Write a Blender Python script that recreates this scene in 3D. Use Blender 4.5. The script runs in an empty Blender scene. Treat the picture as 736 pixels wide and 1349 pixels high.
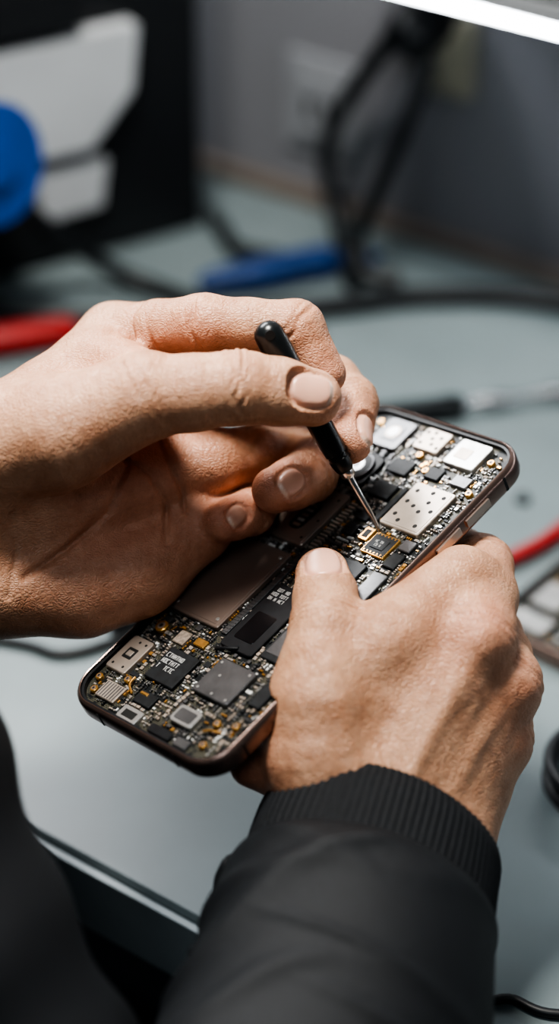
import bpy, math, random
import numpy as np
from mathutils import Vector, Matrix
random.seed(7); np.random.seed(7)
scene=bpy.context.scene

# ------------------------------------------------------------------ frames
TZ=0.75                       # table-top height
PITCH=math.radians(35)
CAM=Vector((0,0,TZ+0.5))
cp,sp=math.cos(PITCH),math.sin(PITCH)
R=Vector((1,0,0)); U=Vector((0,sp,cp)); B=Vector((0,-cp,sp))
K=0.65/2705                   # workpiece-frame unit (0.24 mm)
ORG=Vector((0,0.65*cp,TZ+0.5-0.65*sp))   # workpiece-frame origin, 13 cm above the bench
MW=np.array([[R[i],U[i],B[i]] for i in range(3)])*K
def world(P): return np.asarray(P,dtype=float)@MW.T+np.array(ORG)

# ------------------------------------------------------------------ materials
def new_mat(name):
    m=bpy.data.materials.new(name); m.use_nodes=True
    nt=m.node_tree; b=nt.nodes['Principled BSDF']
    return m,nt,b
def mat(name,col,rough=0.5,metal=0.0,var=0.15,scale=60,bump=0.0,bscale=400,spec=0.5,emit=None,es=0,coat=0,sheen=0):
    m,nt,b=new_mat(name); N=nt.nodes; L=nt.links
    tc=N.new('ShaderNodeTexCoord'); no=N.new('ShaderNodeTexNoise'); no.inputs['Scale'].default_value=scale; no.inputs['Detail'].default_value=5
    L.new(tc.outputs['Object'],no.inputs['Vector'])
    cr=N.new('ShaderNodeValToRGB')
    cr.color_ramp.elements[0].position=.3; cr.color_ramp.elements[1].position=.7
    cr.color_ramp.elements[0].color=tuple(c*(1-var) for c in col)+(1,)
    cr.color_ramp.elements[1].color=tuple(min(1,c*(1+var)) for c in col)+(1,)
    L.new(no.outputs['Fac'],cr.inputs['Fac']); L.new(cr.outputs['Color'],b.inputs['Base Color'])
    b.inputs['Roughness'].default_value=rough; b.inputs['Metallic'].default_value=metal
    b.inputs['Specular IOR Level'].default_value=spec
    b.inputs['Coat Weight'].default_value=coat
    b.inputs['Sheen Weight'].default_value=sheen
    if bump:
        n2=N.new('ShaderNodeTexNoise'); n2.inputs['Scale'].default_value=bscale; n2.inputs['Detail'].default_value=4
        L.new(tc.outputs['Object'],n2.inputs['Vector'])
        bp=N.new('ShaderNodeBump'); bp.inputs['Strength'].default_value=bump; bp.inputs['Distance'].default_value=0.001
        L.new(n2.outputs['Fac'],bp.inputs['Height']); L.new(bp.outputs['Normal'],b.inputs['Normal'])
    if emit:
        b.inputs['Emission Color'].default_value=emit+(1,); b.inputs['Emission Strength'].default_value=es
    return m

def skin_material():
    m,nt,b=new_mat('skin'); N=nt.nodes; L=nt.links
    tc=N.new('ShaderNodeTexCoord')
    at=N.new('ShaderNodeAttribute'); at.attribute_name='skin_tone'
    na=N.new('ShaderNodeAttribute'); na.attribute_name='nail'
    fe=N.new('ShaderNodeAttribute'); fe.attribute_name='nail_edge'
    n1=N.new('ShaderNodeTexNoise'); n1.inputs['Scale'].default_value=90; n1.inputs['Detail'].default_value=8; n1.inputs['Roughness'].default_value=.72
    L.new(tc.outputs['Object'],n1.inputs['Vector'])
    rp=N.new('ShaderNodeValToRGB'); rp.color_ramp.elements[0].position=.32; rp.color_ramp.elements[1].position=.68
    rp.color_ramp.elements[0].color=(.76,.64,.57,1); rp.color_ramp.elements[1].color=(1.12,1.12,1.12,1)
    L.new(n1.outputs['Fac'],rp.inputs['Fac'])
    mx=N.new('ShaderNodeMix'); mx.data_type='RGBA'; mx.blend_type='MULTIPLY'; mx.inputs[0].default_value=1
    L.new(at.outputs['Color'],mx.inputs[6]); L.new(rp.outputs['Color'],mx.inputs[7])
    mn=N.new('ShaderNodeMix'); mn.data_type='RGBA'; mn.inputs[7].default_value=(.62,.36,.27,1)
    L.new(na.outputs['Fac'],mn.inputs[0]); L.new(mx.outputs[2],mn.inputs[6])
    mf=N.new('ShaderNodeMix'); mf.data_type='RGBA'; mf.inputs[7].default_value=(.76,.63,.53,1)
    L.new(fe.outputs['Fac'],mf.inputs[0]); L.new(mn.outputs[2],mf.inputs[6])
    L.new(mf.outputs[2],b.inputs['Base Color'])
    mr=N.new('ShaderNodeMapRange'); mr.inputs[3].default_value=.46; mr.inputs[4].default_value=.32
    L.new(na.outputs['Fac'],mr.inputs[0]); L.new(mr.outputs[0],b.inputs['Roughness'])
    b.inputs['Subsurface Weight'].default_value=.15
    b.inputs['Subsurface Radius'].default_value=(1,.38,.22); b.inputs['Subsurface Scale'].default_value=.0023
    b.inputs['Specular IOR Level'].default_value=.5
    vm=N.new('ShaderNodeMapping'); vm.inputs['Scale'].default_value=(620,1150,900); vm.inputs['Rotation'].default_value=(.2,.3,.5)
    nd=N.new('ShaderNodeTexNoise'); nd.inputs['Scale'].default_value=160; nd.inputs['Detail'].default_value=2
    L.new(tc.outputs['Object'],nd.inputs['Vector'])
    vd=N.new('ShaderNodeVectorMath'); vd.operation='MULTIPLY_ADD'; vd.inputs[1].default_value=(.0035,.0035,.0035)
    L.new(nd.outputs['Color'],vd.inputs[0]); L.new(tc.outputs['Object'],vd.inputs[2])
    vo=N.new('ShaderNodeTexVoronoi'); vo.feature='DISTANCE_TO_EDGE'; vo.inputs['Scale'].default_value=1
    L.new(vd.outputs[0],vm.inputs['Vector']); L.new(vm.outputs['Vector'],vo.inputs['Vector'])
    wn=N.new('ShaderNodeTexNoise'); wn.inputs['Scale'].default_value=330; wn.inputs['Detail'].default_value=4
    mp=N.new('ShaderNodeMapping'); mp.inputs['Scale'].default_value=(620,130,330); mp.inputs['Rotation'].default_value=(.3,.5,.9)
    wl=N.new('ShaderNodeTexNoise'); wl.inputs['Scale'].default_value=1; wl.inputs['Detail'].default_value=3
    L.new(tc.outputs['Object'],wn.inputs['Vector'])
    L.new(vd.outputs[0],mp.inputs['Vector']); L.new(mp.outputs['Vector'],wl.inputs['Vector'])
    cl=N.new('ShaderNodeMath'); cl.operation='MINIMUM'; cl.inputs[1].default_value=.22
    L.new(vo.outputs['Distance'],cl.inputs[0])
    a1=N.new('ShaderNodeMath'); a1.operation='MULTIPLY_ADD'; a1.inputs[1].default_value=1.6
    L.new(cl.outputs[0],a1.inputs[0]); L.new(wn.outputs['Fac'],a1.inputs[2])
    a2=N.new('ShaderNodeMath'); a2.operation='MULTIPLY_ADD'; a2.inputs[1].default_value=1.2
    L.new(wl.outputs['Fac'],a2.inputs[0]); L.new(a1.outputs[0],a2.inputs[2])
    bp=N.new('ShaderNodeBump'); bp.inputs['Distance'].default_value=.0005
    ms=N.new('ShaderNodeMapRange'); ms.inputs[3].default_value=.66; ms.inputs[4].default_value=.03
    L.new(na.outputs['Fac'],ms.inputs[0]); L.new(ms.outputs[0],bp.inputs['Strength'])
    L.new(a2.outputs[0],bp.inputs['Height']); L.new(bp.outputs['Normal'],b.inputs['Normal'])
    return m

def pcb_material():
    m,nt,b=new_mat('circuit_board'); N=nt.nodes; L=nt.links
    tc=N.new('ShaderNodeTexCoord')
    br=N.new('ShaderNodeTexBrick'); br.inputs['Scale'].default_value=420; br.inputs['Mortar Size'].default_value=.05
    br.inputs['Color1'].default_value=(.006,.009,.010,1); br.inputs['Color2'].default_value=(.012,.020,.020,1); br.inputs['Mortar'].default_value=(.09,.08,.055,1)
    L.new(tc.outputs['Object'],br.inputs['Vector'])
    no=N.new('ShaderNodeTexNoise'); no.inputs['Scale'].default_value=260
    L.new(tc.outputs['Object'],no.inputs['Vector'])
    rp=N.new('ShaderNodeValToRGB'); rp.color_ramp.elements[0].position=.46; rp.color_ramp.elements[1].position=.54
    L.new(no.outputs['Fac'],rp.inputs['Fac'])
    mx=N.new('ShaderNodeMix'); mx.data_type='RGBA'; mx.inputs[6].default_value=(.006,.008,.009,1)
    L.new(rp.outputs['Color'],mx.inputs[0]); L.new(br.outputs['Color'],mx.inputs[7])
    L.new(mx.outputs[2],b.inputs['Base Color']); b.inputs['Roughness'].default_value=.4
    return m

SKIN=skin_material(); PCB=pcb_material()
FRAME=mat('bronze_frame',(.27,.19,.165),.25,.85,.1,80)
BUTTON=mat('button_metal',(.60,.48,.42),.28,.9,.05)
GLASS=mat('black_glass',(.008,.008,.009),.12)
BLK=mat('black_plastic',(.009,.010,.012),.42,0,.3,300)
CHIP=mat('chip_epoxy',(.010,.012,.014),.45,0,.4,500,.1,3000)
BRZ=mat('bronze_shield',(.32,.25,.215),.34,.6,.15,45,.06,300)
SIL=mat('silver_shield',(.53,.525,.51),.33,.75,.1,90,.08,700)
BEI=mat('nickel_shield',(.52,.45,.39),.38,.7,.12,120,.08,700)
DGM=mat('dark_shield',(.17,.17,.175),.34,.75,.2,120,.08,700)
GOLD=mat('gold_contact',(.85,.48,.16),.27,.85,.2,300)
WHT=mat('silkscreen_white',(.6,.6,.58),.6)
CER=mat('ceramic_smd',(.26,.21,.17),.5,0,.4,900)
HOLE=mat('hole_black',(.004,.004,.004),.6)
LENS=mat('lens_glass',(.005,.006,.012),.03,0,.1,coat=1)
CABLE=mat('black_rubber',(.007,.009,.011),.45,0,.2,100)
CLOTH=mat('black_knit_fabric',(.0052,.0068,.0092),.62,0,.35,700,.4,2200,spec=.4)
RIB=mat('ribbed_cuff_fabric',(.0052,.0068,.0092),.7,0,.35,700,.4,2500,spec=.35)
STEEL=mat('tool_steel',(.62,.62,.62),.22,1,.05)
HANDLE=mat('handle_plastic',(.010,.012,.013),.28,0,.2,200)
BLUE=mat('blue_plastic',(.004,.055,.26),.45,0,.1,60)
BLUED=mat('dark_blue_rubber',(.004,.03,.12),.5,0,.1,60)
RED=mat('red_plastic',(.28,.012,.012),.45,0,.1,60)
WHITEP=mat('light_grey_plastic',(.45,.47,.49),.55,0,.08,20)
SHELF=mat('shelf_laminate',(.22,.23,.24),.55,0,.05,20)
TABLE=mat('bench_laminate',(.160,.196,.204),.36,0,.14,12,.03,900)
TEDGE=mat('bench_edge',(.42,.48,.50),.5,0,.1,30)
WALL=mat('wall_paint',(.16,.164,.178),.8,0,.05,6,.05,300)
TRIM=mat('trim_brown',(.135,.112,.095),.6,0,.15,30)
FLOORM=mat('dark_floor',(.010,.011,.012),.7,0,.2,8)
OUT=mat('outlet_plastic',(.21,.22,.235),.5,0,.05,30)
YEL=mat('aged_plastic',(.25,.24,.19),.5,0,.05,30)
LED=mat('led_diffuser',(.9,.9,.9),.5,0,.02,30,emit=(.90,.95,1.0),es=22)

# ------------------------------------------------------------------ mesh builder
class MB:
    def __init__(s): s.v=[]; s.f=[]; s.m=[]; s.mats=[]
    def mi(s,m):
        if m not in s.mats: s.mats.append(m)
        return s.mats.index(m)
    def loft(s,loops,m,c0=True,c1=True):
        i=s.mi(m); n=len(loops[0]); b0=len(s.v)
        for l in loops: s.v.extend([tuple(p) for p in l])
        for a in range(len(loops)-1):
            for j in range(n):
                k=(j+1)%n
                s.f.append((b0+a*n+j,b0+a*n+k,b0+(a+1)*n+k,b0+(a+1)*n+j)); s.m.append(i)
        if c0: s.f.append(tuple(b0+j for j in reversed(range(n)))); s.m.append(i)
        if c1: s.f.append(tuple(b0+(len(loops)-1)*n+j for j in range(n))); s.m.append(i)
    def rbox(s,cx,cy,w,h,z0,z1,r,m,rot=0,ch=.12,seg=3):
        def lp(ins,z):
            return [(cx+x*math.cos(rot)-y*math.sin(rot),cy+x*math.sin(rot)+y*math.cos(rot),z) for x,y in rr(w-2*ins,h-2*ins,max(r-ins,.02),seg)]
        s.loft([lp(0,z0),lp(0,z1-ch),lp(ch,z1)],m)
    def cyl(s,cx,cy,z0,z1,r,m,seg=20,ch=.1,r2=None):
        def lp(q,z): return [(cx+q*math.cos(t*2*math.pi/seg),cy+q*math.sin(t*2*math.pi/seg),z) for t in range(seg)]
        s.loft([lp(r,z0),lp(r,z1-ch),lp(r-ch,z1)],m)
    def tube(s,pts,rad,m,seg=16,sub=8,smooth=True):
        P=[Vector(p) for p in pts]; 
        if not hasattr(rad,'__len__'): rad=[rad]*len(P)
        if smooth and len(P)>2:
            Q=[];RR=[]
            for i in range(len(P)-1):
                p0=P[max(i-1,0)];p1=P[i];p2=P[i+1];p3=P[min(i+2,len(P)-1)]
                for t in range(sub):
                    u=t/sub
                    Q.append(.5*((2*p1)+(p2-p0)*u+(2*p0-5*p1+4*p2-p3)*u*u+(-p0+3*p1-3*p2+p3)*u**3))
                    RR.append(rad[i]*(1-u)+rad[i+1]*u)
            Q.append(P[-1]);RR.append(rad[-1])
        else: Q,RR=P,list(rad)
        T=(Q[1]-Q[0]).normalized(); a=T.orthogonal().normalized()
        loops=[]
        for i,q in enumerate(Q):
            if i<len(Q)-1 and i>0: T=(Q[i+1]-Q[i-1]).normalized()
            elif i: T=(Q[i]-Q[i-1]).normalized()
            a=(a-T*a.dot(T)).normalized(); b=T.cross(a)
            loops.append([q+(a*math.cos(2*math.pi*j/seg)+b*math.sin(2*math.pi*j/seg))*RR[i] for j in range(seg)])
        s.loft(loops,m)
    def box(s,c,d,m,ax=None):
        ax=ax or (Vector((1,0,0)),Vector((0,1,0)),Vector((0,0,1)))
        c=Vector(c); ch=min(d)*.06
        def lp(z,ins):
            return [c+ax[0]*x*(d[0]/2-ins)+ax[1]*y*(d[1]/2-ins)+ax[2]*z for x,y in((-1,-1),(1,-1),(1,1),(-1,1))]
        s.loft([lp(-d[2]/2,ch),lp(-d[2]/2+ch,0),lp(d[2]/2-ch,0),lp(d[2]/2,ch)],m)
    def obj(s,name,parent=None,mw=None,smooth=True,angle=35):
        me=bpy.data.meshes.new(name); me.from_pydata(s.v,[],s.f)
        for m in s.mats: me.materials.append(m)
        me.polygons.foreach_set('material_index',s.m)
        me.update()
        if smooth:
            me.shade_smooth()
            try: me.set_sharp_from_angle(angle=math.radians(angle))
            except Exception: pass
        o=bpy.data.objects.new(name,me); scene.collection.objects.link(o)
        if mw is not None: o.matrix_world=mw
        if parent: o.parent=parent
        return o
def rr(w,h,r,seg=6):
    out=[]
    for cx,cy,a0 in((w/2-r,h/2-r,0),(-w/2+r,h/2-r,90),(-w/2+r,-h/2+r,180),(w/2-r,-h/2+r,270)):
        for i in range(seg+1):
            a=math.radians(a0+90*i/seg); out.append((cx+r*math.cos(a),cy+r*math.sin(a)))
    return out
def empty(name):
    e=bpy.data.objects.new(name,None); e.empty_display_size=.02; scene.collection.objects.link(e); return e

# ------------------------------------------------------------------ distance-field modelling
def V(*a): return np.array(a,dtype=np.float32)
def unit(a): a=np.asarray(a,dtype=np.float32); return a/np.linalg.norm(a)
def smin(a,b,k):
    h=np.clip(.5+.5*(b-a)/k,0,1); return b*(1-h)+a*h-k*h*(1-h)
class Field:
    def __init__(s,lo,hi,h):
        s.lo=V(*lo); s.h=h; s.n=[int((hi[i]-lo[i])/h)+1 for i in range(3)]
        s.ax=[s.lo[i]+h*np.arange(s.n[i],dtype=np.float32) for i in range(3)]
    def grid(s): return (s.ax[0][:,None,None],s.ax[1][None,:,None],s.ax[2][None,None,:])
    def full(s,v=60.): return np.full(s.n,v,dtype=np.float32)
    def box(s,lo,hi):
        sl=[]
        for i in range(3):
            a=max(0,int((lo[i]-s.lo[i])/s.h)); b=min(s.n[i],int((hi[i]-s.lo[i])/s.h)+2)
            if b<=a: return None,None
            sl.append(slice(a,b))
        g=(s.ax[0][sl[0]][:,None,None],s.ax[1][sl[1]][None,:,None],s.ax[2][sl[2]][None,None,:])
        return tuple(sl),g
    def cap(s,G,a,b,ra,rb,k=12,M=45):
        a=V(*a);b=V(*b);r=max(ra,rb)+M
        sl,g=s.box(np.minimum(a,b)-r,np.maximum(a,b)+r)
        if sl is None: return
        G[sl]=smin(G[sl],segd(g,a,b,ra,rb),k)
    def chain(s,pts,k=12):
        G=s.full()
        for i in range(len(pts)-1): s.cap(G,pts[i][:3],pts[i+1][:3],pts[i][3],pts[i+1][3],k)
        return G
    def groove(s,G,pts,width,depth):
        pts=[V(*p) for p in pts]; r=width*3
        lo=np.min(pts,axis=0)-r; hi=np.max(pts,axis=0)+r
        sl,g=s.box(lo,hi)
        if sl is None: return
        d=None
        for i in range(len(pts)-1):
            e=segd(g,pts[i],pts[i+1],0,0); d=e if d is None else np.minimum(d,e)
        G[sl]+=depth*np.exp(-(d/width)**2)
    def proj_groove(s,G,pts,pd,width,depth):
        """crease drawn on the surface: distance measured across direction pd"""
        pts=[V(*p) for p in pts]; pd=unit(pd)
        lo=np.min(pts,axis=0)-width*3-60*np.abs(pd); hi=np.max(pts,axis=0)+width*3+60*np.abs(pd)
        sl,g=s.box(lo,hi)
        if sl is None: return
        d=None
        for i in range(len(pts)-1):
            a,b=pts[i],pts[i+1]
            a2=a-pd*float(a@pd); b2=b-pd*float(b@pd); ba=b2-a2; bb=float(ba@ba)+1e-6
            dt=g[0]*pd[0]+g[1]*pd[1]+g[2]*pd[2]
            x=g[0]-dt*pd[0]-a2[0]; y=g[1]-dt*pd[1]-a2[1]; z=g[2]-dt*pd[2]-a2[2]
            h=np.clip((x*ba[0]+y*ba[1]+z*ba[2])/bb,0,1)
            e=np.sqrt((x-ba[0]*h)**2+(y-ba[1]*h)**2+(z-ba[2]*h)**2)
            d=e if d is None else np.minimum(d,e)
        sub=G[sl]
        G[sl]=sub+depth*np.exp(-(d/width)**2)*(np.abs(sub)<25)
    def ring(s,G,c,dr,r,width,depth,side=None):
        c=V(*c); dr=unit(dr); sl,g=s.box(c-1.7*r,c+1.7*r)
        if sl is None: return
        q=[g[i]-c[i] for i in range(3)]
        pl=q[0]*dr[0]+q[1]*dr[1]+q[2]*dr[2]
        pl=pl+2.2*np.sin((q[0]+q[1]*1.3+q[2]*.8)/9.0+float(c[0]))
        rad=np.sqrt(q[0]**2+q[1]**2+q[2]**2)
        m=np.clip((1.45*r-rad)/(.25*r),0,1)
        if side is not None:
            sd=unit(side); m=m/(1+np.exp(-5*(q[0]*sd[0]+q[1]*sd[1]+q[2]*sd[2])/r+1.0))
        G[sl]+=depth*np.exp(-(pl/width)**2)*m
def segd(g,a,b,ra,rb):
    ba=b-a; bb=float(ba@ba)+1e-6
    x=g[0]-a[0];y=g[1]-a[1];z=g[2]-a[2]
    h=np.clip((x*ba[0]+y*ba[1]+z*ba[2])/bb,0,1)
    return np.sqrt((x-ba[0]*h)**2+(y-ba[1]*h)**2+(z-ba[2]*h)**2)-(ra+(rb-ra)*h)

def surface_nets(F,org,h):
    s=F<0
    cnt=np.zeros(tuple(d-1 for d in F.shape),np.int8)
    offs=[(i,j,k) for i in(0,1) for j in(0,1) for k in(0,1)]
    nx,ny,nz=[d-1 for d in F.shape]
    for o in offs: cnt+=s[o[0]:o[0]+nx,o[1]:o[1]+ny,o[2]:o[2]+nz]
    act=(cnt>0)&(cnt<8)
    idx=np.full(act.shape,-1,np.int32); cells=np.argwhere(act); idx[act]=np.arange(len(cells))
    acc=np.zeros((len(cells),3),np.float32); n=np.zeros(len(cells),np.float32)
    val={o:F[cells[:,0]+o[0],cells[:,1]+o[1],cells[:,2]+o[2]] for o in offs}
    for o in offs:
        for ax in range(3):
            if o[ax]==0:
                p=list(o);p[ax]=1;p=tuple(p)
                v0,v1=val[o],val[p]; m=(v0<0)!=(v1<0)
                t=np.where(m,v0/np.where(m,v0-v1,1),0)
                pos=np.array(o,np.float32)[None,:].repeat(len(cells),0); pos[:,ax]=t
                acc+=pos*m[:,None]; n+=m
    verts=(cells+acc/n[:,None])*h+org
    quads=[]
    for ax in range(3):
        u,v=[(1,2),(2,0),(0,1)][ax]
        A=[slice(None)]*3;Bq=[slice(None)]*3
        A[ax]=slice(0,-1);Bq[ax]=slice(1,None)
        for q in(u,v): A[q]=slice(1,-1);Bq[q]=slice(1,-1)
        e0=s[tuple(A)];e1=s[tuple(Bq)]
        d=np.argwhere(e0!=e1)
        inside=e0[d[:,0],d[:,1],d[:,2]]
        base=d.copy(); base[:,u]+=1; base[:,v]+=1
        def cell(du,dv):
            c=base.copy(); c[:,u]+=du;c[:,v]+=dv
            return idx[c[:,0],c[:,1],c[:,2]]
        q=np.stack([cell(-1,-1),cell(0,-1),cell(0,0),cell(-1,0)],1)
        q[~inside]=q[~inside][:,::-1]
        quads.append(q)
    return verts,np.concatenate(quads)

def mesh_from(name,verts,quads,material,parent,attrs=None,colors=None):
    me=bpy.data.meshes.new(name)
    w=world(verts)
    me.vertices.add(len(w)); me.vertices.foreach_set('co',w.astype(np.float32).ravel())
    me.loops.add(len(quads)*4); me.loops.foreach_set('vertex_index',quads.astype(np.int32).ravel())
    me.polygons.add(len(quads)); me.polygons.foreach_set('loop_start',np.arange(0,len(quads)*4,4,dtype=np.int32))
    me.update(calc_edges=True); me.validate()
    me.shade_smooth(); me.materials.append(material)
    if colors is not None:
        a=me.attributes.new('skin_tone','FLOAT_COLOR','POINT'); c=np.ones((len(w),4),np.float32); c[:,:3]=colors; a.data.foreach_set('color',c.ravel())
    if attrs:
        for k,v in attrs.items():
            a=me.attributes.new(k,'FLOAT','POINT'); a.data.foreach_set('value',v.astype(np.float32))
    o=bpy.data.objects.new(name,me); scene.collection.objects.link(o); o.parent=parent
    return o

# phone frame of reference (workpiece units)
PS=1.02
PC=V(28,-87,0); PW=unit((198,-78,211)); PL=unit((402,388,-233)); PN=np.cross(PW,PL)
def phone_sdf(g):
    q=[g[i]-PC[i] for i in range(3)]
    mm=PS/(K*1000)
    def dot(a): return q[0]*a[0]+q[1]*a[1]+q[2]*a[2]
    x=np.abs(dot(PW))-35.75*mm+6; y=np.abs(dot(PL))-73.5*mm+6; z=np.abs(dot(PN))-4*mm+6
    return np.sqrt(np.maximum(x,0)**2+np.maximum(y,0)**2+np.maximum(z,0)**2)+np.minimum(np.maximum(np.maximum(x,y),z),0)-6

SD_TIP=V(137,-33,-4); SD_TOP=V(-20,238,88)
def build_hand(name,parent,F,palm,fingers,joints,nails,grooves,ridges,subtract,pinks,base,kf=16,pgrooves=()):
    P=F.full()
    for c in palm: F.cap(P,c[0][:3],c[1][:3],c[0][3],c[1][3],30,M=55)
    D=None
    for f in fingers:
        G=F.chain(f,10); G=smin(P,G,kf); D=G if D is None else np.minimum(D,G)
    for gp,w,d in grooves: F.groove(D,gp,w,d)
    for gp,w,d in ridges: F.groove(D,gp,w,-d)
    for gp,pd,w,d in pgrooves: F.proj_groove(D,gp,pd,w,d)
    for c,dr,r,w,d,side in joints: F.ring(D,c,dr,r,w,d,side)
    nl=[]
    for tip,dr,nn,r,L,Wn in nails:
        dr=unit(dr); nn=V(*nn); nn=unit(nn-dr*(nn@dr)); sd=np.cross(dr,nn); c=V(*tip)+nn*(r-2.5)
        nl.append((c,dr,nn,sd,L,Wn,r))
        sl,g=F.box(c-L,c+L)
        q=[g[i]-c[i] for i in range(3)]
        dot=lambda a:q[0]*a[0]+q[1]*a[1]+q[2]*a[2]
        u=dot(sd)/(Wn/2); v=dot(dr)/(L/2); hn=dot(nn)
        rho=(np.abs(u)**2.6+np.abs(v)**2.6)**(1/2.6)
        RR=r*1.35
        dc=np.sqrt(dot(sd)**2+(hn+RR)**2)-RR
        msk=(rho<1.25)&(hn>-.45*Wn)
        sub=D[sl]
        fl=-smin(-sub,-dc,4)
        sub=np.where(msk,fl,sub)
        sub=sub+np.where(hn>-.5*Wn,4.6*np.exp(-((rho-1.0)*Wn/2/2.4)**2)*np.clip(1.3-np.maximum(v,0)*.9,0,1),0)
        sub=sub-np.where(hn>-.5*Wn,2.0*np.clip((1-rho)*6,0,1)*np.clip(v+.2,0,1),0)
        D[sl]=sub
    D=subtract(F,D)
    D[0]=D[-1]=5; D[:,0]=D[:,-1]=5; D[:,:,0]=D[:,:,-1]=5
    v,q=surface_nets(D,F.lo,F.h)
    nail=np.zeros(len(v),np.float32); free=np.zeros(len(v),np.float32)
    for c,dr,nn,sd,L,Wn,r in nl:
        d=v-c; u=d@sd/(Wn/2); vv=d@dr/(L/2); hn=d@nn
        rho=(np.abs(u)**2.6+np.abs(vv)**2.6)**(1/2.6)
        m=np.clip((1-rho)*Wn/2/2.5+.5,0,1)*(hn>-.5*Wn)*(hn<.4*Wn)
        nail=np.maximum(nail,m)
        free=np.maximum(free,m*np.clip((vv-.78+.10*u*u)*12,0,1)*.7)
    col=np.tile(np.array(base,np.float32),(len(v),1))
    for c,rad,cc,st in pinks:
        w=np.exp(-(np.linalg.norm(v-V(*c),axis=1)/rad)**2)*st
        col=col*(1-w[:,None])+np.array(cc,np.float32)*w[:,None]
    return mesh_from(name,v,q,SKIN,parent,{'nail':nail,'nail_edge':free},col)

technician=empty('repair_technician')
PINK=(.58,.245,.165)
BASE=(.515,.308,.200)

# ---- left hand (holds the screwdriver)
wT=(-430,70,30,90)
LT=[(-279,101,90,64),(-170,146,115,53),(-110,150,120,48),(-51,157,121,47),(0,152,112,42),(42,145,101,37)]
LI=[(-224,235,-70,46),(-160,243,-22,38),(-99,246,18,39),(-40,244,26,34),(22,240,28,36),(58,180,26,29)]
LM=[(-122,168,-75,46),(-40,185,-100,40),(30,196,-110,39),(72,176,-80,36),(97,146,-48,35),(91,94,2,32)]
LR=[(-95,66,-62,44),(-30,80,-108,40),(28,84,-140,38),(48,66,-100,35),(40,50,-58,37),(18,38,-28,34),(-6,29,-6,31)]
LP=[(-108,-18,-55,43),(-72,0,-95,34),(-37,13,-125,32),(-34,4,-90,30),(-38,0,-56,31),(-60,-8,-30,28),(-76,-14,-14,26)]
palmL=[((-450,20,0,100),(-300,120,0,75)),((-300,120,0,75),LI[0]),((-450,0,0,95),LM[0]),((-450,-20,0,90),LR[0]),
       ((-480,-92,0,84),(-263,-96,-30,66)),((-263,-96,-30,66),(-190,-82,-36,56)),((-190,-82,-36,56),(-112,-26,-55,44)),
       (wT,(-279,101,85,66)),((-279,101,85,66),(-170,146,112,52)),
       ((-230,190,-10,50),(-170,160,70,44)),((-300,20,-20,72),(-170,55,-66,50)),((-190,215,-70,46),(-122,168,-78,44)),
       ((-450,0,0,100),(-760,-50,-10,118))]
def dirv(a,b): return V(*b[:3])-V(*a[:3])
jl=[]
side=(0,-.2,1)
for j,w,d in((2,4,4.5),(4,3.5,4)):
    dr=dirv(LI[j-1],LI[j+1]); jl.append((LI[j][:3],dr,LI[j][3],w,d,side))
    jl.append((tuple(V(*LI[j][:3])-unit(dr)*9),dr,LI[j][3],2.6,2.0,side))
jl.append(((-170,240,-30),dirv(LI[0],LI[1]),44,4,5,(0,0,1)))
jl.append(((-150,242,-15),dirv(LI[0],LI[1]),44,3,3,(0,0,1)))
for o,d in((-22,1.4),(-14,2.5),(-6,3.5),(3,3.5),(11,2.5),(19,1.4)):
    c=V(*LT[3][:3])+unit(dirv(LT[2],LT[4]))*o; jl.append((tuple(c),dirv(LT[2],LT[4])+V(0,0,o*.6),46,2.5,d,(0,.5,1)))
for o,d in((-5,2),(5,2.0),(14,1.4)):
    c=V(*LT[1][:3])+V(1,0,0)*o; jl.append((tuple(c),V(1,.5,0),56,3,d*.8,(0,.8,1)))
for f,j in((LR,4),(LP,4),(LM,4)):
    for o in(-9,-2,6,13):
        dr=dirv(f[j],f[j+1]); c=V(*f[j][:3])+unit(dr)*(o-2); jl.append((tuple(c),dr,f[j][3],2.5,2.4,(.5,.2,1)))
nailsL=[((33,146,102),(1,-.12,-.2),(0.02,.26,1),38,57,45),
        ((94,100,-5),(-.05,-.85,.62),(.95,.25,.55),32,46,38),
        ((4,33,-12),(-.62,-.55,.5),(.30,.05,1),32,44,36),
        ((-68,-10,-20),(-.55,-.55,.55),(.45,.05,1),27,34,27)]
creL=[]
pgL=[([(-250,175,0),(-215,120,0),(-200,60,0),(-225,0,0),(-280,-50,0),(-330,-85,0)],(0,0,1),5,6),
     ([(-205,70,0),(-170,50,0),(-150,10,0),(-150,-40,0)],(0,0,1),4,4.5),
     ([(-170,115,0),(-150,70,0),(-130,30,0),(-125,0,0)],(0,0,1),3.5,4),
     ([(-360,60,0),(-345,10,0),(-340,-50,0),(-350,-110,0)],(0,0,1),4,2.4),
     ([(-330,90,0),(-290,50,0),(-260,20,0)],(0,0,1),3,1.8),([(-310,110,0),(-270,80,0),(-240,50,0)],(0,0,1),3,1.8),
     ([(-290,-90,0),(-250,-70,0),(-210,-75,0)],(0,0,1),3,1.8),([(-270,40,0),(-235,60,0),(-215,95,0)],(0,0,1),3,2),
     ([(-345,150,0),(-310,165,0),(-270,172,0)],(0,0,1),3,1.7),([(-340,125,0),(-300,140,0),(-262,150,0)],(0,0,1),3,1.6)]
def subL(F,D):
    a,b=SD_TIP+(SD_TOP-SD_TIP)*.32,SD_TOP
    sl,g=F.box(np.minimum(a,b)-40,np.maximum(a,b)+40)
    D[sl]=-smin(-D[sl],segd(g,a,b,15,20),4)
    return -smin(-D,phone_sdf(F.grid())-1,3)
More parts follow.
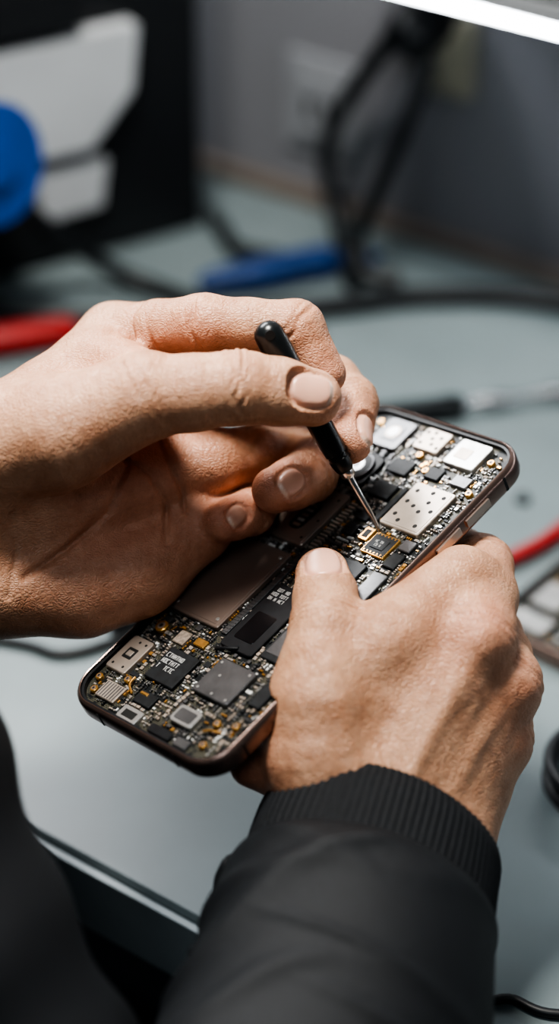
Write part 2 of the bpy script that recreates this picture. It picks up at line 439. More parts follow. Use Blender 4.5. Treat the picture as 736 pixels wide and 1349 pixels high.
pinkL=[((48,140,100),40,PINK,.4),((58,180,26),45,PINK,.6),((91,94,6),50,PINK,.6),((0,30,0),50,PINK,.7),((-70,-14,-10),45,PINK,.75),
       ((22,240,40),40,PINK,.35),((-99,246,40),40,PINK,.3),((-200,60,-20),150,(.56,.26,.172),.6),((-230,-80,0),120,(.58,.28,.19),.5),((-160,180,20),80,PINK,.35),((-51,185,160),38,(.43,.20,.12),.3)]
FL=Field((-520,-220,-200),(140,300,190),2.6)
build_hand('left_hand',technician,FL,palmL,[LT,LI,LM,LR,LP],jl,nailsL,creL,[],subL,pinkL,BASE,pgrooves=pgL)

# ---- right hand (grips the phone)
RT=[(44,-237,148,58),(52,-190,138,50),(59,-146,120,46),(60,-112,78,42),(56,-82,38,36)]
RI=[(247,-160,108,50),(264,-110,45,44),(268,-70,-8,40),(240,-52,-58,33),(176,-52,-62,31)]
RM=[(285,-222,68,50),(292,-190,-5,40),(288,-165,-62,38),(220,-130,-82,34),(130,-112,-46,31)]
RRg=[(277,-294,48,48),(280,-270,-10,38),(268,-250,-62,36),(190,-205,-66,33),(100,-182,-22,30)]
RP=[(243,-361,48,46),(180,-370,35,38),(110,-368,42,36),(32,-348,82,32),(-34,-318,122,29)]
palmR=[((80,-385,130,82),(50,-300,140,68)),((50,-300,140,68),(44,-237,148,58)),
       ((100,-390,130,82),(247,-160,104,50)),((140,-400,120,80),(283,-222,66,52)),((180,-415,110,76),(275,-294,48,50)),
       ((195,-425,105,74),(240,-361,52,48)),((60,-228,138,50),(150,-165,112,50)),((130,-165,120,52),(235,-88,62,46)),((60,-260,130,55),(200,-220,90,60)),
       ((120,-420,130,85),(60,-570,260,92)),((170,-430,110,85),(100,-570,240,92))]
jr=[]
for o,d in((-20,1.5),(-12,2.4),(-4,3.3),(5,3.0),(13,2.0)):
    dr=dirv(RT[2],RT[4]); c=V(*RT[2][:3])+unit(dr)*o; jr.append((tuple(c),dr,45,2.5,d,(0,.6,1)))
for o,d in((-12,1.5),(-4,2.4),(5,2.4),(13,1.5)):
    dr=dirv(RI[1],RI[3]); c=V(*RI[2][:3])+unit(dr)*o; jr.append((tuple(c),dr,42,2.6,d,(.4,.8,.4)))
for f in(RI,RM,RRg):
    for o,d in((-12,1.3),(-4,2.0),(5,2.0),(13,1.3)):
        dr=V(.25,.75,-.5); c=V(*f[0][:3])+unit(dr)*(o+6); jr.append((tuple(c),dr,50,3,d,(.7,.3,.8)))
nailsR=[((57,-90,48),(-.06,.60,-.80),(-.02,.80,.60),38,60,50)]
pgR=[([(75,-195,0),(105,-180,0),(140,-172,0)],(0,0,1),6,3.4),([(150,-215,0),(190,-200,0),(225,-200,0)],(0,0,1),14,3.5),
     ([(262,-190,0),(268,-205,0),(250,-240,0),(210,-290,0)],(0,0,1),13,5),([(268,-255,0),(250,-275,0),(205,-330,0)],(0,0,1),13,4.5),
     ([(30,-200,0),(60,-205,0),(90,-200,0)],(0,0,1),3,2.2),([(20,-225,0),(60,-230,0),(100,-222,0)],(0,0,1),3,2.2),([(30,-212,0),(75,-218,0),(110,-205,0)],(0,0,1),2.6,1.6),
     ([(10,-260,0),(40,-275,0),(90,-300,0)],(0,0,1),3,1.6)]
ridR=[([(247,-166,150),(200,-250,175),(150,-340,200)],12,4.6),([(290,-222,112),(240,-300,150),(190,-380,175)],12,4.6),([(285,-294,90),(240,-350,130)],11,4),
      ([(60,-190,190),(80,-260,205),(100,-330,210)],12,4),([(120,-220,168),(150,-250,172),(175,-320,180),(190,-350,170)],6,2.8),([(175,-285,178),(215,-270,160),(240,-245,150)],5.5,2.4),([(250,-160,155),(258,-150,145)],18,6),([(305,-225,112),(300,-215,114)],18,6),([(300,-298,82),(298,-288,84)],16,5)]
def subR(F,D): return -smin(-D,phone_sdf(F.grid())-.5,3)
pinkR=[((56,-84,38),38,PINK,.4),((255,-145,140),45,PINK,.45),((300,-222,100),45,PINK,.45),((290,-294,80),45,PINK,.4),((270,-74,-12),50,PINK,.5),((-34,-318,122),70,PINK,.7),((200,-180,140),70,(.54,.275,.18),.35),((59,-146,165),34,(.43,.20,.12),.25)]
FR=Field((-75,-520,-150),(345,-20,250),2.6)
build_hand('right_hand',technician,FR,palmR,[RT,RI,RM,RRg,RP],jr,nailsR,[],ridR,subR,pinkR,BASE,kf=20,pgrooves=pgR)

# ---- right sleeve with ribbed cuff
AX=unit((-.26,-.71,.65)); Q1=unit(V(.94,-.34,0)-AX*float(V(.94,-.34,0)@AX)); Q2=np.cross(Q1,AX); 
if Q2[2]<0: Q2=-Q2
C0=V(133,-397,118)
def sleeve_field(F,s0,s1,cuff):
    g=(F.ax[0][:,None,None]-C0[0],F.ax[1][None,:,None]-C0[1],F.ax[2][None,None,:]-C0[2])
    dot=lambda a:g[0]*a[0]+g[1]*a[1]+g[2]*a[2]
    s=dot(AX); p=dot(Q1); q=dot(Q2)
    th=np.arctan2(q,p)
    if cuff:
        prof=1+.03*np.clip(s/100,0,1)-.04*np.exp(-(s/14)**2)
        R1=155*prof; R2=128*prof
        rib=1.5*np.sin(th*84)+1.5*np.sin(th*3+s/30)
    else:
        t=np.clip((s-85)/35,0,1); puff=np.sin(t*math.pi/2)
        R1=150+18*puff+.10*np.clip(s-100,0,900); R2=124+28*puff+.10*np.clip(s-100,0,900)
        w1=s/52+1.1*np.sin(th*1.3+.6)+.5*np.sin(s/75+th*2)
        w2=s/60-1.5*th+.7*np.sin(s/70)
        w3=s/34+1.2*th+.8*np.sin(s/55+1)
        e1=np.exp(-(np.sin(w1)/.30)**2); e2=np.exp(-(np.sin(w2)/.26)**2); e3=np.exp(-(np.sin(w3)/.28)**2)
        fold=-(9*e1*(.2+.8*np.clip(np.sin(th*2.1+s/130+.4),0,1))+10*e2*np.clip(np.sin(th*1.3-s/90+.6),0,1)+6*e3*np.clip(np.sin(th*2.6+s/80),0,1))+4*np.sin(s/60+th)
        rib=fold*np.clip((s-85)/45,0,1)
    rad=np.sqrt((p/R1)**2+(q/R2)**2)+1e-6
    d=(rad-1)*R1*.9+rib
    d=np.maximum(d,np.maximum(s0-s+4*np.sin(th*2+1)*(1 if cuff else 0),s-s1))
    if cuff:
        d=np.maximum(d,-np.maximum((rad-1)*R1*.9+10,s-90))
    d=d.astype(np.float32)
    d[0]=d[-1]=5; d[:,0]=d[:,-1]=5; d[:,:,0]=d[:,:,-1]=5
    return d
F=Field((-80,-620,-20),(330,-230,330),2.4)
v,q=surface_nets(sleeve_field(F,0,96,True),F.lo,F.h); mesh_from('right_cuff',v,q,RIB,technician)
F=Field((-330,-1150,20),(440,-350,800),4.5)
v,q=surface_nets(sleeve_field(F,84,760,False),F.lo,F.h); mesh_from('right_sleeve',v,q,CLOTH,technician)

# ---- left sleeve and jacket front
F=Field((-1150,-1300,-200),(100,280,850),9.0)
G=F.full(80)
for a,b,ra,rb in(((-520,-30,0),(-760,-60,60),118,140),((-760,-60,60),(-840,-140,260),145,180),((-840,-140,260),(-560,-255,380),180,215),
                 ((-560,-255,380),(-405,-655,430),215,225),((-405,-655,430),(-195,-1060,450),225,260),((-840,-140,260),(-800,-1000,480),180,260)):
    F.cap(G,a,b,ra,rb,60,M=90)
g=F.grid()
G+=12*np.sin(g[0]/42+g[1]/60+1.5*np.sin(g[2]/70))+7*np.sin(g[1]/33-g[0]/50)
G[0]=G[-1]=5; G[:,0]=G[:,-1]=5; G[:,:,0]=G[:,:,-1]=5
v,q=surface_nets(G,F.lo,F.h); mesh_from('jacket_left_side',v,q,CLOTH,technician)

# ------------------------------------------------------------------ phone
def wdir(a): return Vector((MW/K@np.asarray(a,dtype=float)).tolist()).normalized()
def scale_pts(mb,s=.001):
    mb.v=[(x*s,y*s,z*s) for x,y,z in mb.v]
def phone_shell(mb):
    W,H,r=71.5,147,11.5
    def lp(ins,z): return [(x,y,z) for x,y in rr(W-2*ins,H-2*ins,r-ins,10)]
    mb.loft([lp(2.4,-4),lp(1.0,-3.6),lp(.25,-2.8),lp(0,-1.8),lp(0,1.9),lp(.2,2.9),lp(.8,3.7),lp(1.3,3.95),lp(1.6,3.8)],FRAME,False,False)
    mb.loft([lp(1.6,3.8),lp(1.8,3.1),lp(2.6,3.0),lp(2.7,1.4)],BLK,False,False)
    mb.loft([lp(2.7,1.4),lp(2.8,1.4)],PCB,False,True)
    mb.loft([lp(2.4,-4),lp(2.5,-4.05)],GLASS,False,False)
    mb.f.append(tuple(reversed(range(len(mb.v)-len(lp(0,0)),len(mb.v))))); mb.m.append(mb.mi(GLASS))
    for y,l in((46,11),(32,11)):     # side buttons
        mb.box((35.9,y,.1),(1.1,l,2.8),BUTTON)
    for y in(60,-60):                # antenna breaks
        mb.box((35.75,y,0),(.12,1.0,5.2),BLK)
    for x in(-18,18): mb.box((x,-73.5,0),(1.0,.12,5.2),BLK)
taken=[]
def free(x,y,w,h,pad=.3):
    return all(abs(x-a)>(w+c)/2+pad or abs(y-b)>(h+d)/2+pad for a,b,c,d in taken)
mb=MB(); phone_shell(mb)
def R4(x0,x1,y0,y1,z1,m,r=.8,z0=1.4,ch=.25,t=True):
    mb.rbox((x0+x1)/2,(y0+y1)/2,x1-x0,y1-y0,z0,z1,r,m,0,ch)
    if t: taken.append(((x0+x1)/2,(y0+y1)/2,x1-x0,y1-y0))
def holes(pts,z,r,m=HOLE):
    for x,y in pts: mb.cyl(x,y,z-.1,z+.04,r,m,12,.02)
def glyphs(x,y,n,rows,size,z,rot=0):
    for r_ in range(rows):
        for i in range(n):
            if random.random()<.12: continue
            cx=x+i*size*.75; cy=y-r_*size*1.6
            k=random.randint(0,3)
            for (a,b,w,h) in [[(0,.5,.5,.12),(0,-.5,.5,.12),(-.25,0,.12,1)],[(-.22,0,.12,1.1),(.22,0,.12,1.1),(0,0,.4,.12)],[(0,0,.13,1.1),(0,.5,.5,.12)],[(-.22,0,.12,1.1),(.22,0,.12,1.1),(0,.5,.4,.12),(0,-.5,.4,.12)]][k]:
                mb.rbox(cx+a*size,cy+b*size,w*size,h*size,z-.03,z+.03,.01,WHT,0,.01,1)
def screw(x,y,r=1.7,z=3.0):
    mb.cyl(x,y,1.4,z,r,GOLD,20,.25); mb.cyl(x,y,z-.1,z+.03,r*.6,BRZ,16,.02); mb.cyl(x,y,z-.05,z+.06,r*.32,HOLE,8,.02)
    taken.append((x,y,2*r,2*r))
# big bronze shields
R4(-32,-7.5,-30,5,3.0,BRZ,1.2); R4(-31,-8.5,-29,4,3.12,BRZ,.8,t=False)
for x,y in((-29.5,-27),(-10,-27),(-10,2),(-29,2)): mb.cyl(x,y,3.0,3.3,.7,SIL,12)
R4(-25,-7.5,9,33.5,3.0,BRZ,1.2); R4(-24.2,-8.3,10,32.5,3.1,BRZ,.8,t=False); R4(-19.5,-13,14,27,3.2,BLK,2.5,t=False)
for i in range(5): mb.rbox(-16.2,16+i*2.2,3.2,1.3,3.1,3.28,.4,WHT if i%2 else BEI,0,.03,3)
holes([(-22,12),(-10,12),(-22,31),(-10,30),(-10,20)],3.1,.5)
# camera
R4(-24,-8.5,38,52.5,2.6,BLK,3); mb.cyl(-16,45.3,2.4,3.6,6.2,DGM,36,.3); mb.cyl(-16,45.3,3.4,3.75,5.6,BLK,36,.2); mb.cyl(-16,45.3,3.6,3.85,3.3,LENS,32,.3); mb.cyl(-16,45.3,3.8,3.9,1.4,GLASS,20,.05)
R4(-21,-9,56,69,3.2,DGM,1.5); R4(-18.5,-11.5,59,66.5,3.4,DGM,1.0,t=False); mb.cyl(-15,62.8,3.3,3.6,3.0,BEI,24,.2); mb.cyl(-15,62.8,3.3,3.7,2.3,LENS,24,.2)
R4(-4.5,6.5,60,69.5,3.2,BEI,1); holes([(-3,67.5),(0,68),(3.5,66.5),(-2.5,62.5),(2,63),(5,62),(0.5,65.3)],3.2,.7)
R4(11,24,58,69.5,3.3,SIL,1); R4(13,19,61,66,3.4,BEI,.5,t=False)
R4(10,27,28,47.5,3.2,BEI,1); R4(10.8,26.2,28.8,46.7,3.3,BEI,.7,t=False); holes([(13,44),(13,33),(16,31),(23.5,31),(24,44.5),(19,45),(16.5,38),(20,36.5),(24,38),(20.5,41),(13,39)],3.3,.8)
R4(-6,3,48,54.5,2.8,CHIP,.4); R4(-4,5,37,43.5,3.0,CHIP,.4); R4(9,15,50.5,55.5,2.6,CHIP,.3); R4(20,27,51,55.5,2.8,DGM,.5)
R4(6.6,8.6,28,44,2.5,CHIP,.3)
# work area chips
R4(12.5,22.5,16,25,2.5,GOLD,.5); R4(12.75,22.25,16.25,24.75,2.6,CHIP,.4,t=False)
for i in range(6):
    for s_ in (16.9,24.1): mb.rbox(13.8+i*1.45,s_,.6,.6,2.5,2.7,.05,GOLD,0,.03,1)
R4(14.6,20.4,18.3,22.7,2.85,CHIP,.3,t=False); glyphs(15.4,21.3,5,2,.9,2.87)
R4(7.5,11.5,20,25.5,2.5,GOLD,.4); R4(8.3,10.7,21,24.5,2.7,CHIP,.2,t=False); R4(24,29,14,20,2.4,CHIP,.4); R4(24,29,21.5,26,2.6,DGM,.4); R4(0,5,20,25,2.5,CHIP,.4); R4(0,5,27,31.5,2.3,CHIP,.3)
for i in range(14): R4(-5.6,-2.6,11.5+i*1.5,12.2+i*1.5,2.6,BEI,.1,ch=.05)
R4(24,30,-2,11,2.7,DGM,.6); R4(3,20,-4,12,2.4,CHIP,1); glyphs(4.5,8,10,3,1.3,2.42)
# centre strip
R4(-6,-3.6,-30,9,2.2,DGM,.4)
for i in range(30): mb.rbox(-4.8,-29+i*1.27,2.2,.5,2.1,2.35,.05,DGM,0,.03,1)
R4(-2.5,12,-34,-6,2.7,BLK,1.5); R4(0,9,-30,-18,2.85,GLASS,1,t=False); glyphs(-1,-8.5,8,3,1.2,2.72)
R4(14,29,-32,-6,2.5,CHIP,1); glyphs(15.5,-10,9,3,1.3,2.52); R4(15,24,-30,-20,2.8,DGM,.6,t=False)
# lower board
screw(-26.8,-37.2,2.3,2.9); R4(-32,-22.5,-58,-44,3.1,BEI,1); R4(-29.5,-25,-53,-48.5,3.25,HOLE,.5,t=False); R4(-28.6,-25.9,-52,-49.6,3.4,BEI,.3,t=False)
holes([(-30,-56),(-25,-56),(-27.5,-46),(-24.5,-46)],3.1,.5)
R4(-16,-2.5,-55,-42,2.9,CHIP,.5); glyphs(-14.5,-45,7,3,1.5,2.92)
R4(4,20,-52,-38,3.2,DGM,1.2)
for x,y in((5.5,-39.7),(18.3,-39.7),(5.5,-50.5),(18.3,-50.5),(12,-50.5),(9,-44)): mb.cyl(x,y,3.1,3.3,.5,SIL,10,.03)
R4(25,30,-48,-38,2.6,CHIP,.5)
R4(-26,-17,-68,-61.5,2.7,BEI,.4); 
for i in range(7): mb.rbox(-25+i*1.2,-64.8,.4,5.6,2.6,2.8,.05,DGM,0,.03,1)
R4(6,16,-64,-57.5,3.2,SIL,1.4); R4(7,15,-63,-58.5,3.3,DGM,1,t=False)
R4(-12,-3,-71.2,-66,2.9,SIL,.7); R4(-10.5,-4.5,-70.2,-67.2,3.0,HOLE,.4,t=False)
R4(-12,-4,-64,-59,2.5,CHIP,.4); R4(-11.5,-8,-60.8,-59.7,2.8,GOLD,.1,t=False)
R4(2,12,-70.3,-67,2.6,BLK,.8); R4(14,20,-70.3,-67,2.6,DGM,.6); R4(-19,-14,-40,-35,2.4,CER,.3); R4(-11,-6,-38,-35,2.5,GOLD,.4)
for x,y in((-30.5,-62),(24,-66),(28.5,-56),(-30.5,40),(-30,58),(-24,66),(29.5,50),(27,64),(29.5,-35),(-29.5,10),(1,58),(-26.5,30),(22,-58),(8,53),(-28,-66.5),(-20,-58.5)):
    screw(x,y,1.3,2.8)
# flex ribbons
mb.tube([(-2,-36,2.2),(2,-35,3.2),(6,-33,2.9)],[.6,.6,.6],BLK,8)
mb.tube([(-14,-62,2.6),(-17,-60,3.0),(-18,-57,2.6)],[.4,.4,.4],GOLD,8)
mb.tube([(20,-62,2.4),(23,-61,3.0),(26,-60,2.4)],[.4,.4,.4],GOLD,8)
# many small surface-mounted parts, in short rows and clusters
cols=[CER,CER,CER,SIL,GOLD,BEI,CHIP,CHIP,DGM,DGM,WHT]
def inside(x,y,w,h): 
    if abs(x)+w/2>32.3 or abs(y)+h/2>70: return False
    if abs(x)>22 and abs(y)>60: return (abs(x)-22)**2+(abs(y)-60)**2<95
    return True
for i in range(4200):
    big=random.random()<.09
    w,h=(random.uniform(1.8,3.8),random.uniform(1.2,2.8)) if big else random.choice([(1.1,.6),(.6,1.1),(.8,.5),(.5,.8),(1.6,.9),(.6,.6),(1.3,1.3),(.9,.45)])
    x0,y0=random.uniform(-32,32),random.uniform(-70,70)
    n=1 if big else random.choice([1,2,3,4,5]); ang=0 if random.random()<.5 else 1
    c=random.choice(cols) if not big else random.choice([CHIP,CHIP,DGM,DGM,BEI,BLK])
    for k in range(n):
        x=x0+(k*(w+.3) if ang else 0); y=y0+(0 if ang else k*(h+.3))
        if not inside(x,y,w,h) or not free(x,y,w,h,.1): continue
        taken.append((x,y,w,h)); z=1.4+random.uniform(.35,1.0)
        rot=random.choice([0,0,0,random.uniform(-.25,.25)])
        mb.rbox(x,y,w,h,1.4,z,.06,c,rot,.06,1)
        if not big and c in(CER,CHIP) and rot==0:
            for s_ in(-1,1):
                if w>h: mb.rbox(x+s_*w*.42,y,w*.2,h*1.02,1.4,z+.02,.03,SIL,0,.02,1)
                else: mb.rbox(x,y+s_*h*.42,w*1.02,h*.2,1.4,z+.02,.03,SIL,0,.02,1)
scale_pts(mb,.001*PS)
pc=Vector(world(PC).tolist())
M=Matrix.Identity(4)
for j,a in enumerate((PW,PL,PN)):
    d=wdir(a)
    for i in range(3): M[i][j]=d[i]
M.translation=pc
mb.obj('smartphone',None,M,angle=30)

# ------------------------------------------------------------------ screwdriver
mb=MB()
tip=Vector(world(SD_TIP).tolist()); top=Vector(world(SD_TOP).tolist()); dv=top-tip
def at(t): return tip+dv*t
mb.tube([at(0),at(.03),at(.12),at(.33)],[.0003,.0005,.0010,.0013],STEEL,14,smooth=False)
mb.tube([at(.29),at(.30),at(.325)],[.0018,.0024,.0025],STEEL,16,smooth=False)
prof=[(.32,10),(.335,12.5),(.36,14),(.38,14.5),(.385,13),(.40,13),(.405,14.8),(.45,16),(.55,16.5),(.65,17),(.75,18),(.85,19.5),(.93,20),(.97,19),(.99,16),(1.005,10),(1.012,3)]
mb.tube([at(t) for t,_ in prof],[r*K for _,r in prof],HANDLE,28,smooth=False)
a=Vector(B); a=(a-dv.normalized()*a.dot(dv.normalized())).normalized()
c=at(.965); mb.tube([c+a*.0020,c+a*.0048],[.0016,.0016],HOLE,14,smooth=False)
mb.obj('precision_screwdriver',angle=40)

# ------------------------------------------------------------------ bench, walls, floor
et=Vector((.809,-.588,0)).normalized(); en=Vector((.588,.809,0)).normalized(); ez=Vector((0,0,1))
def bench(t,n,z=0): p=et*t+en*n; return Vector((p.x,p.y,TZ+z))
NF,NW=.371,.826
mb=MB()
mb.box(bench(-.1,(NF+NW)/2,-.014),(2.0,NW-NF-.001,.028),TABLE,(et,en,ez))
mb.box(bench(-.1,NF-.001,-.0165),(2.0,.003,.028),TEDGE,(et,en,ez))
mb.box(bench(-.1,NF+.06,-.055),(1.9,.02,.055),BLK,(et,en,ez))
for t in(-1.03,.83):
    for n in(NF+.06,NW-.04):
        mb.box(bench(t,n,-(TZ+.028)/2),(.04,.04,TZ-.028),BLK,(et,en,ez))
mb.obj('workbench')
mb=MB(); mb.box(bench(0,NW+.05,.5),(4,.1,2.5),WALL,(et,en,ez)); mb.obj('wall_back')
mb=MB(); mb.box((0,0,-.05),(6,6,.1),FLOORM); mb.obj('floor')
mb=MB(); mb.box(bench(0,NW-.004,.004),(3.6,.008,.008),TRIM,(et,en,ez)); mb.obj('trim_1')
# shelf and LED bar
SH=.70
mb=MB(); mb.box(bench(.085,(SH+NW)/2-.0015,.209),(1.19,NW-SH-.003,.022),SHELF,(et,en,ez))
for t in(-.47,.66): mb.box(bench(t,NW-.03,.175),(.02,.056,.045),SHELF,(et,en,ez))
mb.obj('wall_shelf')
mb=MB(); mb.box(bench(.085,SH+.010,.1915),(1.18,.018,.009),SHELF,(et,en,ez)); mb.box(bench(.085,SH+.004,.1852),(1.17,.004,.0055),LED,(et,en,ez)); mb.obj('led_light_bar')

# ------------------------------------------------------------------ background equipment
def T(x,y,z=0): return Vector((x,y,TZ+z))
cd=Vector((.863,.504,0)).normalized(); cn=Vector((.504,-.863,0)).normalized(); cc=Vector((-.0414,.976,0))
def cab(s,n,z): p=cc+cd*s+cn*n; return Vector((p.x,p.y,TZ+z))
mb=MB()
mb.box(cab(-.17,-.032,.15),(.34,.064,.30),BLK,(cd,cn,ez))
def slab(pts,n0,n1,m):
    mb.loft([[cab(s,n0,z) for s,z in pts],[cab(s,n1,z) for s,z in pts]],m)
slab([(-.20,.066),(-.066,.066),(-.042,.092),(-.038,.124),(-.20,.124)],-.002,.012,WHITEP)
slab([(-.094,.030),(-.060,.032),(-.056,.056),(-.094,.055)],-.002,.008,WHITEP)
slab([(-.20,.130),(-.07,.130),(-.07,.15),(-.20,.15)],-.002,.014,BLK)
slab([(-.20,.20),(-.05,.20),(-.05,.26),(-.20,.26)],-.002,.010,WHITEP)
for s in(-.12,-.15,-.18): mb.tube([cab(s,.008,.045),cab(s,.022,.045)],.008,BLK,20,smooth=False)
mb.obj('rework_station')
# blue spool on a stand
mb=MB(); c=T(-.136,.848,.099); ax=Vector((.75,-.62,.15)).normalized()
for o,r in((-.012,.028),(.010,.028)): mb.tube([c+ax*o,c+ax*(o+.003)],r,BLUE,40,smooth=False)
mb.tube([c-ax*.012,c+ax*.012],.018,BLUE,32,smooth=False); mb.tube([c+ax*.012,c+ax*.016],.010,BLUE,24,smooth=False)
mb.tube([c-ax*.03,c+ax*.014],.004,BLK,12,smooth=False)
mb.tube([c-ax*.03,T(c.x-ax.x*.03,c.y-ax.y*.03,.004)],.004,BLK,12,smooth=False)
mb.tube([T(c.x-ax.x*.03,c.y-ax.y*.03,0),T(c.x-ax.x*.03,c.y-ax.y*.03,.006)],.03,BLK,32,smooth=False)
mb.obj('solder_spool_stand')
def cable(name,pts,r,m=CABLE):
    mb=MB(); mb.tube([T(*p) for p in pts],r,m,14,10); return mb.obj(name)
cable('power_cable',[(-.142,.884,.082),(-.1139,.889,.048),(-.083,.905,.014),(-.052,.895,.005),(-.02,.868,.005),(.02,.85,.005)],.0042)
cable('power_cable',[(-.30,.86,.0055),(-.20,.872,.0055),(-.137,.8726,.0055),(-.06,.868,.0055),(.0232,.8816,.0055),(.0723,.892,.0055),(.1376,.885,.0055),(.22,.83,.0055)],.0055)
cable('power_cable',[(.0587,.9367,.129),(.045,.955,.10),(.0334,.968,.0747),(.0242,.9657,.0484),(.0292,.953,.0185),(.0352,.9168,.0058),(.0366,.903,.0055)],.0044)
cable('power_cable',[(.0721,.9367,.1117),(.067,.93,.095),(.058,.924,.072),(.046,.925,.0398),(.040,.930,.016),(.043,.915,.0058),(.06,.91,.0052)],.0042)
cable('power_cable',[(-.036,.98,.006),(-.030,.965,.006),(-.022,.942,.006),(.0,.932,.006)],.004)
mb=MB(); p=T(.0246,1.003,.058); mb.box(p,(.046,.008,.052),OUT,(et,en,ez))
mb.box(p-en*.005,(.030,.004,.034),OUT,(et,en,ez))
for s in(-.006,.006): mb.box(p-en*.0075+et*s,(.003,.002,.010),BLK,(et,en,ez))
mb.obj('wall_outlet')
mb=MB(); p=T(.085,.959,.1055)
mb.box(p,(.030,.016,.040),YEL,(et,en,ez)); mb.box(p-en*.010,(.020,.006,.028),YEL,(et,en,ez)); mb.obj('junction_box')
mb=MB(); p=T(.0655,.946,.122)
mb.tube([p+en*.028,p+en*.012,p,p-en*.010,p-en*.014],[.012,.014,.014,.011,.006],CABLE,20,smooth=False)
mb.tube([p,p-ez*.012+Vector((.004,-.006,0))],[.010,.006],CABLE,16,smooth=False)
mb.obj('power_plug')
mb=MB(); mb.tube([T(-.040,.899,.008),T(-.033,.901,.009),T(-.01,.909,.009),T(.010,.918,.009),T(.022,.9234,.008),T(.03,.927,.006)],[.003,.006,.0085,.008,.0085,.005],BLUED,20,6); mb.tube([T(.03,.927,.006),T(.05,.936,.004)],.003,BLUED,10,smooth=False); mb.obj('blue_tool_handle')
# red pliers
mb=MB()
mb.tube([T(-.30,.80,.012),T(-.20,.822,.010),T(-.1326,.843,.009),T(-.105,.853,.008),T(-.097,.856,.008)],[.005,.006,.0075,.007,.004],RED,18,6)
mb.tube([T(-.30,.785,.012),T(-.20,.79,.010),T(-.155,.802,.009),T(-.135,.812,.008)],[.005,.006,.007,.004],STEEL,18,6)
mb.tube([T(-.30,.793,.013),T(-.34,.78,.012),T(-.37,.77,.010)],[.012,.009,.002],STEEL,14,6)
mb.obj('red_pliers')
# second screwdriver on the bench
mb=MB(); a0=T(.015,.773,.0062); a1=T(.083,.790,.0062)
d=(a1-a0)
mb.tube([a0,a0+d*.04,a0+d*.3,a0+d*.8,a0+d*.95,a1],[.003,.0055,.006,.0052,.0058,.004],HANDLE,20,smooth=False)
e=d.normalized()
mb.tube([a1,a1+e*.006,a1+e*.010,a1+e*.020,a1+e*.024,a1+e*.036,a1+e*.040,a1+e*.048,a1+e*.055],[.002,.002,.0036,.0036,.002,.002,.0036,.003,.001],STEEL,16,smooth=False)
mb.obj('precision_screwdriver')
mb=MB(); mb.cyl(0,0,0,.003,.0032,BLK,16,.0006); mb.cyl(0,0,.003,.0045,.0018,STEEL,12,.0003); mb.obj('small_screw',None,Matrix.Translation(T(.1039,.722,0)))
# second, dismantled phone
mb=MB(); phone_shell(mb); random.seed(3); taken=[]
R4(-30,-8,-26,30,2.8,BLK,1); R4(-4,12,-60,-44,3,DGM,1); R4(14,28,-58,-46,3,BEI,1); R4(-30,-14,-66,-56,3,SIL,1); R4(-4,14,-34,-14,2.8,DGM,1); R4(16,29,-38,-8,2.9,SIL,1); R4(-30,-18,-50,-34,2.8,SIL,1); R4(-14,-6,-52,-32,2.6,CHIP,.6)
R4(-28,-10,40,62,3,BEI,1); R4(0,26,20,50,3,SIL,1); R4(-4,12,-8,14,2.6,CHIP,1)
for i in range(900):
    w,h=random.choice([(1.6,.9),(.9,1.6),(2.4,1.4),(3,2)]); x,y=random.uniform(-31,31),random.uniform(-68,68)
    if inside(x,y,w,h) and free(x,y,w,h,.3): taken.append((x,y,w,h)); mb.rbox(x,y,w,h,1.4,2.1,.1,random.choice(cols),0,.06,1)
for x,y in((-28,-69),(-2,-66),(24,-66),(-16,-30),(4,-40)):
    if inside(x,y,2,2): screw(x,y,1.5,2.8)
scale_pts(mb)
e1=Vector((.643,.766,0)); e2=Vector((.766,-.643,0))
M=Matrix.Identity(4)
for i in range(3): M[i][0]=e2[i]; M[i][1]=e1[i]; M[i][2]=ez[i]
Cn=Vector((.0790,.630,TZ+.0042)); M.translation=Cn+e1*.0735+e2*.036
mb.obj('dismantled_smartphone',None,M)
cable('red_test_lead',[(.088,.671,.004),(.097,.677,.004),(.114,.692,.004),(.140,.727,.004),(.18,.80,.004)],[.0018,.0032,.0032,.003,.003],RED)
mb=MB()
for i in range(3):
    n=40; c0=Vector((.119,.541,TZ+.0026+i*.0042)); r=.024-.0012*(i%2)
    mb.tube([c0+Vector((r*math.cos(t*2*math.pi/n),r*math.sin(t*2*math.pi/n),.0042*t/n)) for t in range(n+1)],.0022,CABLE,10,smooth=False)
mb.obj('cable_coil')
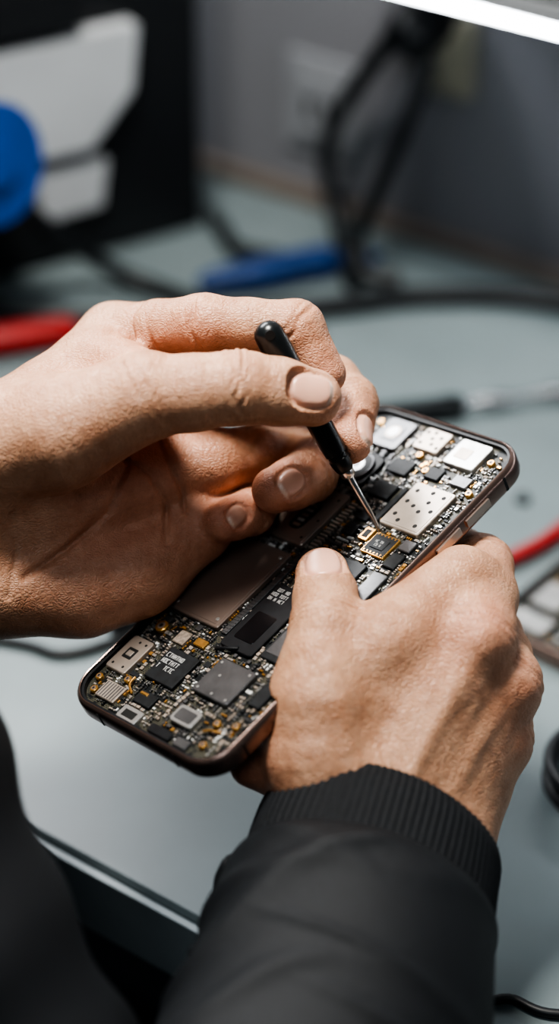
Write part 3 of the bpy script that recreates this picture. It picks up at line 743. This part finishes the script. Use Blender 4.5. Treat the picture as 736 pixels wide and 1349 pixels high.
cable('usb_cable',[(.03,.42,.0016),(.0679,.443,.0016),(.0877,.4372,.0016),(.14,.44,.0016)],.0016)
cable('usb_cable',[(-.20,.64,.002),(-.1086,.6246,.002),(-.0845,.616,.002),(-.0643,.6236,.002),(-.045,.638,.002),(-.02,.66,.002)],.002)
mb=MB(); mb.tube([T(-.066,.628,.005),T(-.060,.632,.0055),T(-.035,.650,.0055),T(-.03,.654,.004)],[.003,.005,.005,.003],BLK,16,smooth=False); mb.obj('usb_plug')

# ------------------------------------------------------------------ lights, world, camera
def area(name,loc,target,sx,sy,power,col):
    l=bpy.data.lights.new(name,'AREA'); l.shape='RECTANGLE'; l.size=sx; l.size_y=sy; l.energy=power; l.color=col
    o=bpy.data.objects.new(name,l); scene.collection.objects.link(o); o.location=loc
    o.rotation_euler=(Vector(target)-Vector(loc)).to_track_quat('-Z','Y').to_euler()
area('bench_lamp',(-.10,.58,TZ+.75),tuple(pc),.15,.15,7.4,(1,.96,.90))
area('board_reflection_fill',(-.28,.98,TZ+.52),tuple(pc),.34,.12,3.2,(.97,.98,1))  # unseen fill added behind: reflects in the phone board, rims the thumb
area('front_fill',(-.25,-.35,TZ+1.3),(0,.5,TZ),.7,.7,3.6,(.88,.95,1))  # unseen fill, set in front to brighten bench edge and sleeve folds
w=bpy.data.worlds.new('room_ambient'); scene.world=w; w.use_nodes=True
w.node_tree.nodes['Background'].inputs[0].default_value=(.47,.60,.69,1); w.node_tree.nodes['Background'].inputs[1].default_value=.062
cam=bpy.data.cameras.new('camera'); co=bpy.data.objects.new('camera',cam); scene.collection.objects.link(co)
co.location=CAM; co.rotation_euler=(math.radians(90)-PITCH,0,0)
cam.sensor_fit='VERTICAL'; cam.sensor_height=24; cam.sensor_width=24*736/1349; cam.lens=2705/1349*24
cam.dof.use_dof=True; cam.dof.focus_distance=.640; cam.dof.aperture_fstop=2.3
cam.clip_start=.01
scene.camera=co
scene.view_settings.view_transform='AgX'
try: scene.view_settings.look='AgX - High Contrast'
except Exception: pass
scene.view_settings.exposure=.22
